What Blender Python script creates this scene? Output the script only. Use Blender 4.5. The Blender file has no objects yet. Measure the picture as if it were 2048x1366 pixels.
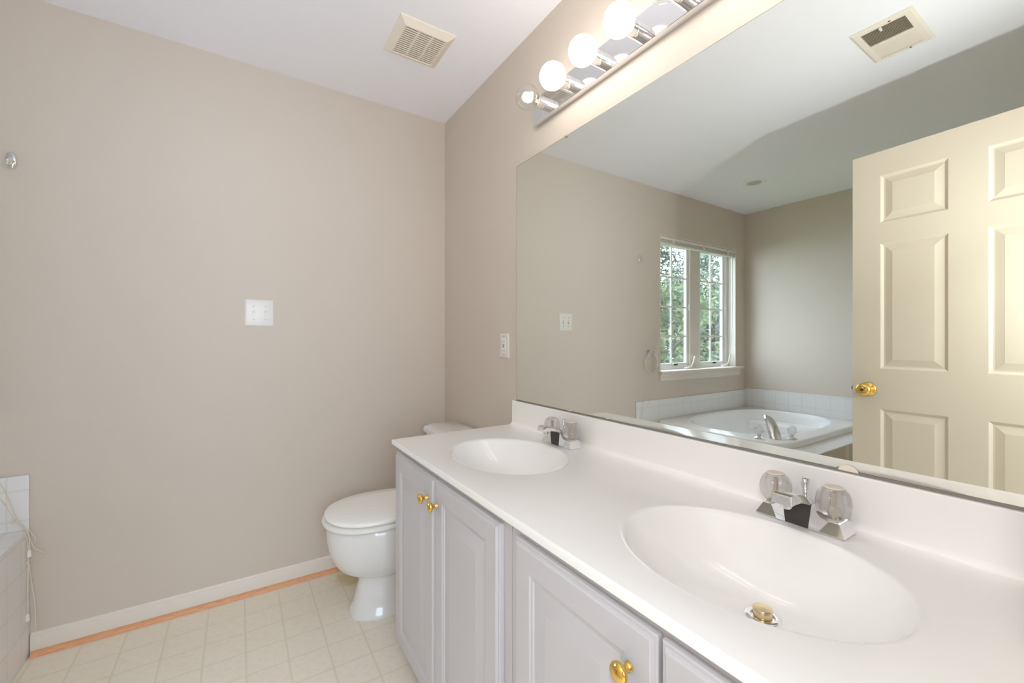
import bpy, bmesh, math, random
from mathutils import Vector, Matrix

S = bpy.context.scene
COL = S.collection
PI = math.pi
H = 2.44            # ceiling height
XL = -3.30          # wall beyond the tub
YN = -2.28          # wall with the doorway

# ------------------------------------------------------------------ camera, world, lights, exposure
cam_d = bpy.data.cameras.new('camera')
cam = bpy.data.objects.new('camera', cam_d)
COL.objects.link(cam)
cam_d.sensor_width = 36.0
cam_d.lens = 14.757
cam_d.shift_y = -0.00139
cam_d.clip_start = 0.02
cam.location = (-1.0126, -2.2797, 1.1688)
cam.rotation_euler = (PI / 2, 0, -math.radians(33.0436))
S.camera = cam

S.view_settings.view_transform = 'Standard'
S.view_settings.look = 'None'
S.view_settings.gamma = 1.0
S.view_settings.use_curve_mapping = False
S.view_settings.exposure = 0.19
S.cycles.use_denoising = True
S.cycles.max_bounces = 14
S.cycles.diffuse_bounces = 8
S.cycles.glossy_bounces = 8
S.cycles.transmission_bounces = 10
S.cycles.transparent_max_bounces = 16
S.cycles.caustics_reflective = False
S.cycles.caustics_refractive = False
S.cycles.sample_clamp_indirect = 6.0

world = bpy.data.worlds.new('overcast_sky')
S.world = world
world.use_nodes = True
wn = world.node_tree
bg = wn.nodes['Background']
bg.inputs['Color'].default_value = (0.72, 0.79, 1.0, 1)
bg.inputs['Strength'].default_value = 15.5

BULB = 10.0          # radiance of a lit frosted bulb
BULB_COLOR = (1.0, 0.90, 0.83)


def lamp(name, kind, loc, power, color, size=0.1, rot=(0, 0, 0), size_y=None):
    d = bpy.data.lights.new(name, kind)
    d.energy = power
    d.color = color
    if kind == 'AREA':
        d.shape = 'RECTANGLE'
        d.size = size
        d.size_y = size_y or size
    else:
        d.shadow_soft_size = size
    o = bpy.data.objects.new(name, d)
    o.location = loc
    o.rotation_euler = rot
    COL.objects.link(o)
    return o


# camera flash in the doorway, direct and aimed up, plus an added fill light
lamp('camera_flash', 'POINT', (-1.06, -2.335, 1.40), 14.0, (0.91, 0.94, 1.0), 0.022)
lamp('flash_bounce', 'SPOT', (-1.06, -2.335, 1.40), 29.0, (0.84, 0.90, 1.0), 0.022, (math.radians(128), 0, math.radians(-18)))  # the same flash aimed up to bounce off the ceiling
bpy.data.lights['flash_bounce'].spot_size = math.radians(125)
bpy.data.lights['flash_bounce'].spot_blend = 1.0
lamp('added_fill_light', 'AREA', (-1.0, -4.5, 1.5), 55.0, (0.62, 0.79, 1.0), 1.6, (PI / 2, 0, 0), 1.4)  # soft fill added behind the camera, no window stands there


# ------------------------------------------------------------------ materials
def lin(c):
    return tuple(((x / 255) / 12.92 if x <= 10 else (((x / 255) + 0.055) / 1.055) ** 2.4) for x in c) + (1,)


def mat(name, color, rough=0.5, metal=0.0, spec=0.5, bump=0.0, scale=200.0, vary=0.0, coat=0.0):
    m = bpy.data.materials.new(name)
    m.use_nodes = True
    nt = m.node_tree
    b = nt.nodes['Principled BSDF']
    c = color if len(color) == 4 else lin(color)
    b.inputs['Base Color'].default_value = c
    b.inputs['Roughness'].default_value = rough
    b.inputs['Metallic'].default_value = metal
    b.inputs['Specular IOR Level'].default_value = spec
    b.inputs['Coat Weight'].default_value = coat
    geo = nt.nodes.new('ShaderNodeNewGeometry')
    nz = nt.nodes.new('ShaderNodeTexNoise')
    nz.inputs['Scale'].default_value = scale
    nz.inputs['Detail'].default_value = 3
    nt.links.new(geo.outputs['Position'], nz.inputs['Vector'])
    if bump:
        bp = nt.nodes.new('ShaderNodeBump')
        bp.inputs['Strength'].default_value = bump
        bp.inputs['Distance'].default_value = 0.002
        nt.links.new(nz.outputs['Fac'], bp.inputs['Height'])
        nt.links.new(bp.outputs['Normal'], b.inputs['Normal'])
    # a procedural, slightly uneven tone
    mx = nt.nodes.new('ShaderNodeMix')
    mx.data_type = 'RGBA'
    nz2 = nt.nodes.new('ShaderNodeTexNoise')
    nz2.inputs['Scale'].default_value = 3.0
    nt.links.new(geo.outputs['Position'], nz2.inputs['Vector'])
    nt.links.new(nz2.outputs['Fac'], mx.inputs[0])
    mx.inputs[6].default_value = tuple(x * (1 - vary) for x in c[:3]) + (1,)
    mx.inputs[7].default_value = tuple(min(1, x * (1 + vary)) for x in c[:3]) + (1,)
    nt.links.new(mx.outputs[2], b.inputs['Base Color'])
    return m


def glass_thin(name, tint=(1, 1, 1, 1), gloss=0.06):
    m = bpy.data.materials.new(name)
    m.use_nodes = True
    nt = m.node_tree
    nt.nodes.clear()
    out = nt.nodes.new('ShaderNodeOutputMaterial')
    mix = nt.nodes.new('ShaderNodeMixShader')
    tr = nt.nodes.new('ShaderNodeBsdfTransparent')
    gl = nt.nodes.new('ShaderNodeBsdfGlossy')
    lw = nt.nodes.new('ShaderNodeLayerWeight')
    mul = nt.nodes.new('ShaderNodeMath')
    mul.operation = 'MULTIPLY_ADD'
    lw.inputs['Blend'].default_value = 0.25
    mul.inputs[1].default_value = 0.6
    mul.inputs[2].default_value = gloss
    tr.inputs['Color'].default_value = tint
    gl.inputs['Roughness'].default_value = 0.02
    nt.links.new(lw.outputs['Facing'], mul.inputs[0])
    nt.links.new(mul.outputs[0], mix.inputs[0])
    nt.links.new(tr.outputs[0], mix.inputs[1])
    nt.links.new(gl.outputs[0], mix.inputs[2])
    nt.links.new(mix.outputs[0], out.inputs['Surface'])
    return m


def emit(name, color, strength):
    m = bpy.data.materials.new(name)
    m.use_nodes = True
    b = m.node_tree.nodes['Principled BSDF']
    b.inputs['Base Color'].default_value = (0.9, 0.9, 0.88, 1)
    b.inputs['Roughness'].default_value = 0.3
    b.inputs['Emission Color'].default_value = tuple(color) + (1,)
    b.inputs['Emission Strength'].default_value = strength
    return m


def grid_mat(name, axes, pitch, offs, width, base, line, rough, mottled=0.0, bump=0.25, widths=None, spec=0.5):
    """tiles laid on a grid in world metres; axes = the two running directions"""
    m = bpy.data.materials.new(name)
    m.use_nodes = True
    nt = m.node_tree
    L = nt.links.new
    b = nt.nodes['Principled BSDF']
    b.inputs['Roughness'].default_value = rough
    b.inputs['Specular IOR Level'].default_value = spec
    geo = nt.nodes.new('ShaderNodeNewGeometry')
    sep = nt.nodes.new('ShaderNodeSeparateXYZ')
    L(geo.outputs['Position'], sep.inputs[0])

    def math_(op, a, v=None, v2=None):
        n = nt.nodes.new('ShaderNodeMath')
        n.operation = op
        if isinstance(a, (int, float)):
            n.inputs[0].default_value = a
        else:
            L(a, n.inputs[0])
        if v is not None:
            if isinstance(v, (int, float)):
                n.inputs[1].default_value = v
            else:
                L(v, n.inputs[1])
        if v2 is not None:
            n.inputs[2].default_value = v2
        return n.outputs[0]
    ds = []
    for k, ax in enumerate(axes):
        w = (widths or (width, width))[k]
        q = math_('SUBTRACT', sep.outputs['XYZ'.index(ax)], offs[k])
        q = math_('ADD', q, pitch[k] * 100.5)
        q = math_('MODULO', q, pitch[k])
        q = math_('SUBTRACT', q, pitch[k] / 2)
        q = math_('ABSOLUTE', q)
        q = math_('DIVIDE', q, w)
        ds.append(q)
    d = math_('MINIMUM', ds[0], ds[1])
    mr = nt.nodes.new('ShaderNodeMapRange')
    mr.interpolation_type = 'SMOOTHSTEP'
    L(d, mr.inputs['Value'])
    mr.inputs['From Min'].default_value = 0.35
    mr.inputs['From Max'].default_value = 0.75
    mx = nt.nodes.new('ShaderNodeMix')
    mx.data_type = 'RGBA'
    L(mr.outputs[0], mx.inputs[0])
    mx.inputs[6].default_value = lin(line)
    if mottled:
        nz = nt.nodes.new('ShaderNodeTexNoise')
        nz.inputs['Scale'].default_value = 45
        nz.inputs['Detail'].default_value = 6
        nz.inputs['Roughness'].default_value = 0.7
        L(geo.outputs['Position'], nz.inputs['Vector'])
        cr = nt.nodes.new('ShaderNodeValToRGB')
        cr.color_ramp.elements[0].position = 0.30
        cr.color_ramp.elements[0].color = tuple(x * (1 - mottled) for x in lin(base)[:3]) + (1,)
        cr.color_ramp.elements[1].position = 0.56
        cr.color_ramp.elements[1].color = lin(base)
        L(nz.outputs['Fac'], cr.inputs[0])
        L(cr.outputs[0], mx.inputs[7])
    else:
        mx.inputs[7].default_value = lin(base)
    L(mx.outputs[2], b.inputs['Base Color'])
    bp = nt.nodes.new('ShaderNodeBump')
    bp.inputs['Strength'].default_value = bump
    bp.inputs['Distance'].default_value = 0.0015
    L(mr.outputs[0], bp.inputs['Height'])
    L(bp.outputs['Normal'], b.inputs['Normal'])
    return m, mx, geo


M = {}
M['wall'] = mat('wall_paint', (211, 200, 187), 0.75, spec=0.25, bump=0.06, scale=350, vary=0.006)
M['ceiling'] = mat('ceiling_paint', (245, 245, 250), 0.85, spec=0.2, bump=0.05, scale=300, vary=0.004)
M['trim'] = mat('trim_paint', (230, 222, 211), 0.4, vary=0.01)
M['cabinet'] = mat('white_thermofoil', (203, 200, 203), 0.38, vary=0.004)
M['top'] = mat('cultured_marble', (249, 247, 244), 0.16, vary=0.006, coat=0.2)
M['porcelain'] = mat('porcelain', (234, 233, 232), 0.1, vary=0.004, coat=0.3)
M['tub'] = mat('tub_acrylic', (250, 250, 250), 0.15, vary=0.004)
M['plate'] = mat('plate_plastic', (226, 221, 214), 0.35, vary=0.004)
M['plastic'] = mat('white_plastic', (238, 236, 230), 0.35, vary=0.004)
M['almond'] = mat('almond_plastic', (238, 229, 214), 0.45, vary=0.01)
M['almond_dark'] = mat('vent_inside', (96, 82, 70), 0.8)
M['stem'] = mat('tap_stem', (206, 196, 180), 0.3, 0.3)
M['dark'] = mat('dark_parts_and_shade', (62, 56, 53), 0.5)  # small dark parts, and the painted dark under the faucet arch
M['grey'] = mat('grey_metal', (150, 146, 138), 0.4, 0.6)
M['chrome'] = mat('chrome', (0.82, 0.83, 0.85, 1), 0.05, 1.0, vary=0.01)
M['chrome_dull'] = mat('chrome_socket', (0.78, 0.77, 0.76, 1), 0.14, 1.0, vary=0.02)
M['brass'] = mat('polished_brass', (0.92, 0.60, 0.16, 1), 0.14, 1.0, vary=0.02)
M['brass_pale'] = mat('worn_brass', (0.80, 0.66, 0.42, 1), 0.22, 1.0, vary=0.05)
M['door'] = mat('door_paint', (228, 217, 196), 0.42, vary=0.006)
M['vinyl_frame'] = mat('vinyl_window', (236, 236, 234), 0.4, vary=0.004)
M['cord'] = mat('cord', (226, 216, 196), 0.8, vary=0.02)
M['bark'] = mat('bark', (84, 72, 60), 0.9, bump=0.6, scale=30, vary=0.1)
M['grass'] = mat('grass', (86, 110, 62), 0.9, bump=0.4, scale=60, vary=0.2)
M['pane'] = glass_thin('window_glass', (0.93, 0.97, 0.96, 1))
M['bulb_glass'] = glass_thin('clear_bulb_glass', (0.98, 0.99, 0.97, 1), 0.05)
M['frosted'] = emit('lit_frosted_bulb', BULB_COLOR, BULB)
M['filament'] = emit('lit_filament', (1.0, 0.98, 0.94), 14.0)

# mirror, slightly green silvered glass
mm = bpy.data.materials.new('mirror_silver')
mm.use_nodes = True
b = mm.node_tree.nodes['Principled BSDF']
b.inputs['Base Color'].default_value = (0.835, 0.85, 0.79, 1)
b.inputs['Metallic'].default_value = 1
b.inputs['Roughness'].default_value = 0.0
M['mirror'] = mm

# clear acrylic for the tap knobs
M['acrylic'] = glass_thin('clear_acrylic', (0.99, 0.985, 0.98, 1), 0.10)
nt = M['acrylic'].node_tree
mixn = [n for n in nt.nodes if n.type == 'MIX_SHADER'][0]
rf = nt.nodes.new('ShaderNodeBsdfTranslucent')
rf.inputs['Color'].default_value = (0.95, 0.94, 0.93, 1)
m2 = nt.nodes.new('ShaderNodeMixShader')
m2.inputs[0].default_value = 0.16
outn = [n for n in nt.nodes if n.type == 'OUTPUT_MATERIAL'][0]
nt.links.new(mixn.outputs[0], m2.inputs[1])
nt.links.new(rf.outputs[0], m2.inputs[2])
nt.links.new(m2.outputs[0], outn.inputs['Surface'])

# floor vinyl with the yellow water stain by the toilet
fm, fmx, fgeo = grid_mat('sheet_vinyl', 'XY', (0.1313, 0.1285), (-0.991, -0.165), 0.006,
                         (242, 234, 217), (229, 221, 201), 0.42, mottled=0.07, bump=0.15, widths=(0.0062, 0.0045), spec=0.35)
nt = fm.node_tree
bs = nt.nodes['Principled BSDF']
vm = nt.nodes.new('ShaderNodeVectorMath')
vm.operation = 'DISTANCE'
vm.inputs[1].default_value = (-0.545, -0.115, 0)
nt.links.new(fgeo.outputs['Position'], vm.inputs[0])
nz = nt.nodes.new('ShaderNodeTexNoise')
nz.inputs['Scale'].default_value = 22
nt.links.new(fgeo.outputs['Position'], nz.inputs['Vector'])
ad = nt.nodes.new('ShaderNodeMath')
ad.operation = 'MULTIPLY_ADD'
ad.inputs[1].default_value = 0.07
nt.links.new(nz.outputs['Fac'], ad.inputs[0])
nt.links.new(vm.outputs['Value'], ad.inputs[2])
mr = nt.nodes.new('ShaderNodeMapRange')
mr.inputs['From Min'].default_value = 0.125
mr.inputs['From Max'].default_value = 0.085
mr.inputs['To Max'].default_value = 0.6
nt.links.new(ad.outputs[0], mr.inputs['Value'])
mx = nt.nodes.new('ShaderNodeMix')
mx.data_type = 'RGBA'
nt.links.new(mr.outputs[0], mx.inputs[0])
nt.links.new(fmx.outputs[2], mx.inputs[6])
mx.inputs[7].default_value = lin((206, 184, 118))
nt.links.new(mx.outputs[2], bs.inputs['Base Color'])
M['floor'] = fm

TP = 0.1105
tile_c, grout_c = (232, 231, 230), (222, 218, 211)
M['tile_xz'] = grid_mat('wall_tile', 'XZ', (TP, TP), (-1.666 - 0.052, 0.617), 0.004, tile_c, grout_c, 0.28)[0]
M['tile_yz'] = grid_mat('side_tile', 'YZ', (TP, TP), (-0.075, 0.340), 0.004, tile_c, grout_c, 0.28)[0]
M['tile_xy'] = grid_mat('deck_tile', 'XY', (TP, TP), (-1.666 - 0.052, -0.06), 0.004, tile_c, grout_c, 0.28)[0]

# raw oak shoe moulding
om = bpy.data.materials.new('raw_oak')
om.use_nodes = True
nt = om.node_tree
b = nt.nodes['Principled BSDF']
b.inputs['Roughness'].default_value = 0.5
geo = nt.nodes.new('ShaderNodeNewGeometry')
mp = nt.nodes.new('ShaderNodeMapping')
mp.inputs['Scale'].default_value = (6, 160, 160)
nz = nt.nodes.new('ShaderNodeTexNoise')
nz.inputs['Detail'].default_value = 4
cr = nt.nodes.new('ShaderNodeValToRGB')
cr.color_ramp.elements[0].color = lin((206, 140, 96))
cr.color_ramp.elements[0].position = 0.3
cr.color_ramp.elements[1].color = lin((238, 182, 138))
cr.color_ramp.elements[1].position = 0.65
nt.links.new(geo.outputs['Position'], mp.inputs['Vector'])
nt.links.new(mp.outputs[0], nz.inputs['Vector'])
nt.links.new(nz.outputs['Fac'], cr.inputs[0])
nt.links.new(cr.outputs[0], b.inputs['Base Color'])
M['oak'] = om

# moulded wood toilet lid with embossed grain
lm = bpy.data.materials.new('painted_wood_lid')
lm.use_nodes = True
nt = lm.node_tree
b = nt.nodes['Principled BSDF']
b.inputs['Roughness'].default_value = 0.3
geo = nt.nodes.new('ShaderNodeNewGeometry')
mp = nt.nodes.new('ShaderNodeMapping')
mp.inputs['Rotation'].default_value = (0, 0, 0.12)
wv = nt.nodes.new('ShaderNodeTexWave')
wv.wave_type = 'BANDS'
wv.bands_direction = 'Y'
wv.inputs['Scale'].default_value = 8
wv.inputs['Distortion'].default_value = 7.0
wv.inputs['Detail'].default_value = 1.5
wv.inputs['Detail Scale'].default_value = 0.5
cr = nt.nodes.new('ShaderNodeValToRGB')
cr.color_ramp.elements[0].color = lin((250, 249, 245))
cr.color_ramp.elements[0].position = 0.80
cr.color_ramp.elements[1].color = lin((254, 253, 248))
cr.color_ramp.elements[1].position = 0.95
nt.links.new(geo.outputs['Position'], mp.inputs['Vector'])
nt.links.new(mp.outputs[0], wv.inputs['Vector'])
nt.links.new(wv.outputs['Fac'], cr.inputs[0])
nt.links.new(cr.outputs[0], b.inputs['Base Color'])
bp = nt.nodes.new('ShaderNodeBump')
bp.inputs['Strength'].default_value = 0.25
bp.inputs['Distance'].default_value = 0.002
nt.links.new(cr.outputs[0], bp.inputs['Height'])
nt.links.new(bp.outputs['Normal'], b.inputs['Normal'])
M['lid'] = lm


def leaf_mat(name, c0, c1):
    m = bpy.data.materials.new(name)
    m.use_nodes = True
    nt = m.node_tree
    b = nt.nodes['Principled BSDF']
    b.inputs['Roughness'].default_value = 0.6
    geo = nt.nodes.new('ShaderNodeNewGeometry')
    cr = nt.nodes.new('ShaderNodeValToRGB')
    cr.color_ramp.elements[0].color = lin(c0)
    cr.color_ramp.elements[1].color = lin(c1)
    nt.links.new(geo.outputs['Random Per Island'], cr.inputs[0])
    nt.links.new(cr.outputs[0], b.inputs['Base Color'])
    tr = nt.nodes.new('ShaderNodeBsdfTranslucent')
    nt.links.new(cr.outputs[0], tr.inputs['Color'])
    mix = nt.nodes.new('ShaderNodeMixShader')
    mix.inputs[0].default_value = 0.4
    out = nt.nodes['Material Output']
    nt.links.new(b.outputs[0], mix.inputs[1])
    nt.links.new(tr.outputs[0], mix.inputs[2])
    nt.links.new(mix.outputs[0], out.inputs['Surface'])
    return m


M['leaf_a'] = leaf_mat('leaves_grey_green', (36, 46, 40), (82, 95, 80))
M['leaf_b'] = leaf_mat('leaves_fresh_green', (46, 60, 40), (98, 115, 76))


# ------------------------------------------------------------------ building helpers
def origin(o):
    v = Vector((0, 0, 0))
    while o is not None:
        v = v + o.location
        o = o.parent
    return v


def build(name, bm, m, parent=None, smooth=28, local=False, mats=None):
    me = bpy.data.meshes.new(name)
    bmesh.ops.remove_doubles(bm, verts=bm.verts, dist=1e-6)
    bmesh.ops.recalc_face_normals(bm, faces=bm.faces)
    if parent is not None and not local:
        off = origin(parent)
        for v in bm.verts:
            v.co -= off
    bm.to_mesh(me)
    bm.free()
    for x in (mats or [m]):
        me.materials.append(x)
    if smooth:
        me.shade_smooth()
        me.set_sharp_from_angle(angle=math.radians(smooth))
    o = bpy.data.objects.new(name, me)
    COL.objects.link(o)
    if parent is not None:
        o.parent = parent
    return o


def thing(name, label, cat, loc, group=None):
    o = bpy.data.objects.new(name, None)
    o.empty_display_size = 0.1
    COL.objects.link(o)
    o.location = loc
    o['label'] = label
    o['category'] = cat
    if group:
        o['group'] = group
    return o


def tag(o, label, cat, group=None):
    o['label'] = label
    o['category'] = cat
    if group:
        o['group'] = group
    return o


def struct(o, label=None):
    o['kind'] = 'structure'
    if label:
        o['label'] = label
    return o


def B():
    return bmesh.new()


def box(bm, x0, x1, y0, y1, z0, z1, bev=0.0, seg=2, mi=0):
    t = bmesh.new()
    vs = [t.verts.new((x, y, z)) for x in (x0, x1) for y in (y0, y1) for z in (z0, z1)]
    for f in ((0, 1, 3, 2), (4, 6, 7, 5), (0, 4, 5, 1), (2, 3, 7, 6), (0, 2, 6, 4), (1, 5, 7, 3)):
        t.faces.new([vs[i] for i in f])
    if bev:
        bmesh.ops.bevel(t, geom=list(t.edges), offset=bev, segments=seg, affect='EDGES', profile=0.5)
    merge(bm, t, mi)


def merge(bm, t, mi=0, mtx=None):
    mp = {}
    for v in t.verts:
        mp[v] = bm.verts.new(mtx @ v.co if mtx else v.co)
    for f in t.faces:
        try:
            nf = bm.faces.new([mp[v] for v in f.verts])
            nf.material_index = mi
        except ValueError:
            pass
    t.free()


def basis(n):
    n = Vector(n).normalized()
    a = Vector((0, 0, 1)) if abs(n.z) < 0.9 else Vector((1, 0, 0))
    u = n.cross(a).normalized()
    v = n.cross(u).normalized()
    return u, v, n


def rings(bm, rs, closed=True, cap0=True, cap1=True):
    """rs: list of equally long vertex loops"""
    L = [[bm.verts.new(p) for p in r] for r in rs]
    n = len(L[0])
    for a, b_ in zip(L[:-1], L[1:]):
        for i in range(n if closed else n - 1):
            j = (i + 1) % n
            bm.faces.new((a[i], a[j], b_[j], b_[i]))
    if cap0:
        bm.faces.new(L[0])
    if cap1:
        bm.faces.new(list(reversed(L[-1])))
    return L


def lathe(bm, prof, c, axis=(0, 0, 1), seg=32, sx=1.0, sy=1.0, lobes=0, amp=0.0):
    u, v, n = basis(axis)
    c = Vector(c)
    rs = []
    for r, h in prof:
        r = max(r, 1e-4)
        ring = []
        for k in range(seg):
            a = 2 * PI * k / seg
            q = r * (1 + amp * math.cos(lobes * a)) if lobes else r
            ring.append(c + n * h + u * (q * sx * math.cos(a)) + v * (q * sy * math.sin(a)))
        rs.append(ring)
    rings(bm, rs)


def catmull(pts, sub=6):
    P = [Vector(p) for p in pts]
    if len(P) < 3:
        return P
    out = []
    for i in range(len(P) - 1):
        p0 = P[max(i - 1, 0)]
        p1, p2 = P[i], P[i + 1]
        p3 = P[min(i + 2, len(P) - 1)]
        for k in range(sub):
            t = k / sub
            out.append(0.5 * ((2 * p1) + (p2 - p0) * t + (2 * p0 - 5 * p1 + 4 * p2 - p3) * t * t + (3 * p1 - p0 - 3 * p2 + p3) * t ** 3))
    out.append(P[-1])
    return out


def tube(bm, pts, r, seg=10, sub=6, smooth=True, closed=False):
    P = catmull(pts, sub) if smooth else [Vector(p) for p in pts]
    rs = []
    up = None
    for i, p in enumerate(P):
        if closed:
            d = P[(i + 1) % len(P)] - P[i - 1]
        else:
            d = P[min(i + 1, len(P) - 1)] - P[max(i - 1, 0)]
        d.normalize()
        if up is None:
            up, _, _ = basis(d)
        u = (up - d * up.dot(d)).normalized()
        up = u
        v = d.cross(u)
        rr = r[min(len(r) - 1, round(i * (len(r) - 1) / max(1, len(P) - 1)))] if isinstance(r, (list, tuple)) else r
        rs.append([p + (u * math.cos(2 * PI * k / seg) + v * math.sin(2 * PI * k / seg)) * rr for k in range(seg)])
    if closed:
        rs.append(rs[0])
        rings(bm, rs, cap0=False, cap1=False)
    else:
        rings(bm, rs)


def prism(bm, poly, axis, a0, a1):
    """poly: 2D points in the plane across axis"""
    def P(q, t):
        if axis == 'X':
            return (t, q[0], q[1])
        if axis == 'Y':
            return (q[0], t, q[1])
        return (q[0], q[1], t)
    rings(bm, [[P(q, a0) for q in poly], [P(q, a1) for q in poly]])


def paneled(bm, A, u, v, n, W, Hh, xs, zs, cells, loops, edge, thick):
    """a slab with raised panels; A = lower corner of the front plane"""
    A, u, v, n = Vector(A), Vector(u), Vector(v), Vector(n)

    def P(a, b_, d):
        return A + u * a + v * b_ + n * d

    def rect(a0, b0, a1, b1, d):
        return [P(a0, b0, d), P(a1, b0, d), P(a1, b1, d), P(a0, b1, d)]
    rs = [rect(0, 0, W, Hh, -thick)] + [rect(i, i, W - i, Hh - i, d) for i, d in edge]
    rings(bm, rs, cap0=True, cap1=False)
    e = edge[-1][0]
    X = [e] + list(xs) + [W - e]
    Z = [e] + list(zs) + [Hh - e]
    for i in range(len(X) - 1):
        for j in range(len(Z) - 1):
            a0, a1, b0, b1 = X[i], X[i + 1], Z[j], Z[j + 1]
            if (i, j) in cells:
                rings(bm, [rect(a0, b0, a1, b1, 0)] + [rect(a0 + q, b0 + q, a1 - q, b1 - q, d) for q, d in loops], cap0=False, cap1=True)
            else:
                bm.faces.new([bm.verts.new(p) for p in rect(a0, b0, a1, b1, 0)])


def copy_tree(o, parent=None):
    c = o.copy()
    COL.objects.link(c)
    if parent is not None:
        c.parent = parent
    for ch in list(o.children):
        copy_tree(ch, c)
    return c


# ------------------------------------------------------------------ room shell
WT = 0.14
bm = B(); box(bm, XL - WT, 0.12, -4.7, WT, -0.06, 0); struct(build('floor', bm, M['floor'], smooth=0))
bm = B(); box(bm, XL - WT, 0.12, -4.7, WT, H, H + 0.06); struct(build('ceiling', bm, M['ceiling'], smooth=0))
bm = B(); box(bm, 0, 0.12, -4.7, WT, 0, H); struct(build('wall_vanity', bm, M['wall'], smooth=0))
WX0, WX1, WZ0, WZ1 = -3.134, -1.967, 0.905, 2.062
bm = B()
for a in ((XL, WX0, 0, H), (WX1, 0, 0, H), (WX0, WX1, 0, WZ0), (WX0, WX1, WZ1, H)):
    box(bm, a[0], a[1], 0, WT, a[2], a[3])
struct(build('wall_far', bm, M['wall'], smooth=0))
bm = B(); box(bm, XL - WT, XL, -4.7, WT, 0, H); struct(build('wall_tub', bm, M['wall'], smooth=0))
DX0, DX1 = -1.425, -0.635
bm = B()
for a in ((XL, DX0, 0, H), (DX1, 0, 0, H), (DX0, DX1, 2.06, H)):
    box(bm, a[0], a[1], YN - 0.12, YN, a[2], a[3])
struct(build('wall_near', bm, M['wall'], smooth=0))
bm = B(); box(bm, XL, 0, -4.7, -4.6, 0, H); struct(build('wall_hall', bm, M['wall'], smooth=0))

# baseboards with a moulded top, and the raw quarter round
base_prof = [(0, 0), (-0.012, 0), (-0.012, 0.062), (-0.0105, 0.068), (-0.0075, 0.071), (-0.0075, 0.076), (-0.004, 0.082), (0, 0.083)]
bm = B(); prism(bm, base_prof, 'X', -1.659, 0.0); struct(build('baseboard_far', bm, M['trim'], smooth=25))
bm = B(); prism(bm, base_prof, 'Y', -0.7525, -0.012); struct(build('baseboard_vanity', bm, M['trim'], smooth=25))
qr = [(-0.012, 0), (-0.012, 0.019)] + [(-0.012 - 0.017 * math.sin(a), 0.001 + 0.018 * math.cos(a)) for a in [PI / 2 * k / 7 for k in range(8)]] + [(-0.029, 0)]
bm = B(); prism(bm, qr, 'X', -1.655, -0.03); struct(build('trim_1', bm, M['oak'], smooth=40))

# ------------------------------------------------------------------ window in the far wall
win = bpy.data.objects.new('window_1', None)
COL.objects.link(win)
win.location = (-2.55, 0.08, WZ0)
struct(win)
FY = 0.08
bm = B()
# outer frame and centre mullion
box(bm, WX0, WX0 + 0.052, FY, FY + 0.05, WZ0, WZ1, 0.003)
box(bm, WX1 - 0.052, WX1, FY, FY + 0.05, WZ0, WZ1, 0.003)
box(bm, WX0 + 0.05, WX1 - 0.05, FY, FY + 0.05, WZ0, WZ0 + 0.028, 0.003)
box(bm, WX0 + 0.05, WX1 - 0.05, FY, FY + 0.05, WZ1 - 0.03, WZ1, 0.003)
build('window_frame', bm, M['vinyl_frame'], win)
bm = B(); box(bm, -2.645, -2.495, FY - 0.004, FY + 0.05, WZ0 + 0.02, WZ1 - 0.02, 0.004)
build('mullion', bm, M['trim'], win)
# white jamb lining
bm = B()
box(bm, WX0, WX0 + 0.008, 0.001, FY, WZ0, WZ1)
box(bm, WX1 - 0.008, WX1, 0.001, FY, WZ0, WZ1)
box(bm, WX0 + 0.008, WX1 - 0.008, 0.001, FY, WZ1 - 0.008, WZ1)
build('jamb', bm, M['trim'], win, smooth=0)
for (a, c) in ((WX0 + 0.055, -2.648), (-2.492, WX1 - 0.055)):
    z0, z1 = WZ0 + 0.03, WZ1 - 0.032
    bm = B()
    w = 0.03
    for q in ((a, a + w, z0, z1), (c - w, c, z0, z1), (a + w, c - w, z0, z0 + 0.026), (a + w, c - w, z1 - 0.028, z1)):
        box(bm, q[0], q[1], FY + 0.012, FY + 0.036, q[2], q[3])
    sash = build('sash', bm, M['vinyl_frame'], win)
    bm = B()
    box(bm, a + w - 0.004, c - w + 0.004, FY + 0.026, FY + 0.030, z0 + 0.022, z1 - 0.024)
    build('pane', bm, M['pane'], sash, smooth=0)
    bm = B()
    mid = (a + c) / 2
    box(bm, mid - 0.008, mid + 0.008, FY + 0.018, FY + 0.024, z0 + 0.02, z1 - 0.02)
    for zz in (1.205, 1.467, 1.731):
        box(bm, a + w - 0.002, c - w + 0.002, FY + 0.0185, FY + 0.0245, zz - 0.008, zz + 0.008)
    build('muntin_grid', bm, M['vinyl_frame'], sash, smooth=0)
    bm = B(); box(bm, mid - 0.075, mid - 0.02, FY + 0.008, FY + 0.0125, z0 + 0.006, z0 + 0.02)
    build('sticker', bm, M['dark'], sash, smooth=0)
    bm = B(); box(bm, a - 0.006, a + 0.006, FY - 0.006, FY + 0.012, 1.44, 1.50, 0.003)
    build('latch', bm, M['vinyl_frame'], win)
    # folding crank
    bm = B()
    box(bm, a - 0.01, a + 0.09, 0.045, 0.08, WZ0, WZ0 + 0.018, 0.006)
    build('crank_housing', bm, M['plastic'], win)
    bm = B()
    tube(bm, [(a + 0.05, 0.055, WZ0 + 0.016), (a + 0.02, 0.045, WZ0 + 0.03), (a + 0.0, 0.042, WZ0 + 0.06), (a - 0.012, 0.040, WZ0 + 0.09), (a - 0.018, 0.038, WZ0 + 0.115)], [0.007, 0.006, 0.005, 0.006, 0.008])
    build('crank_handle', bm, M['plastic'], win)
bm = B()
box(bm, WX0 + 0.001, WX1 - 0.001, -0.002, FY + 0.002, WZ0 + 0.0005, WZ0 + 0.003, 0)
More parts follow.
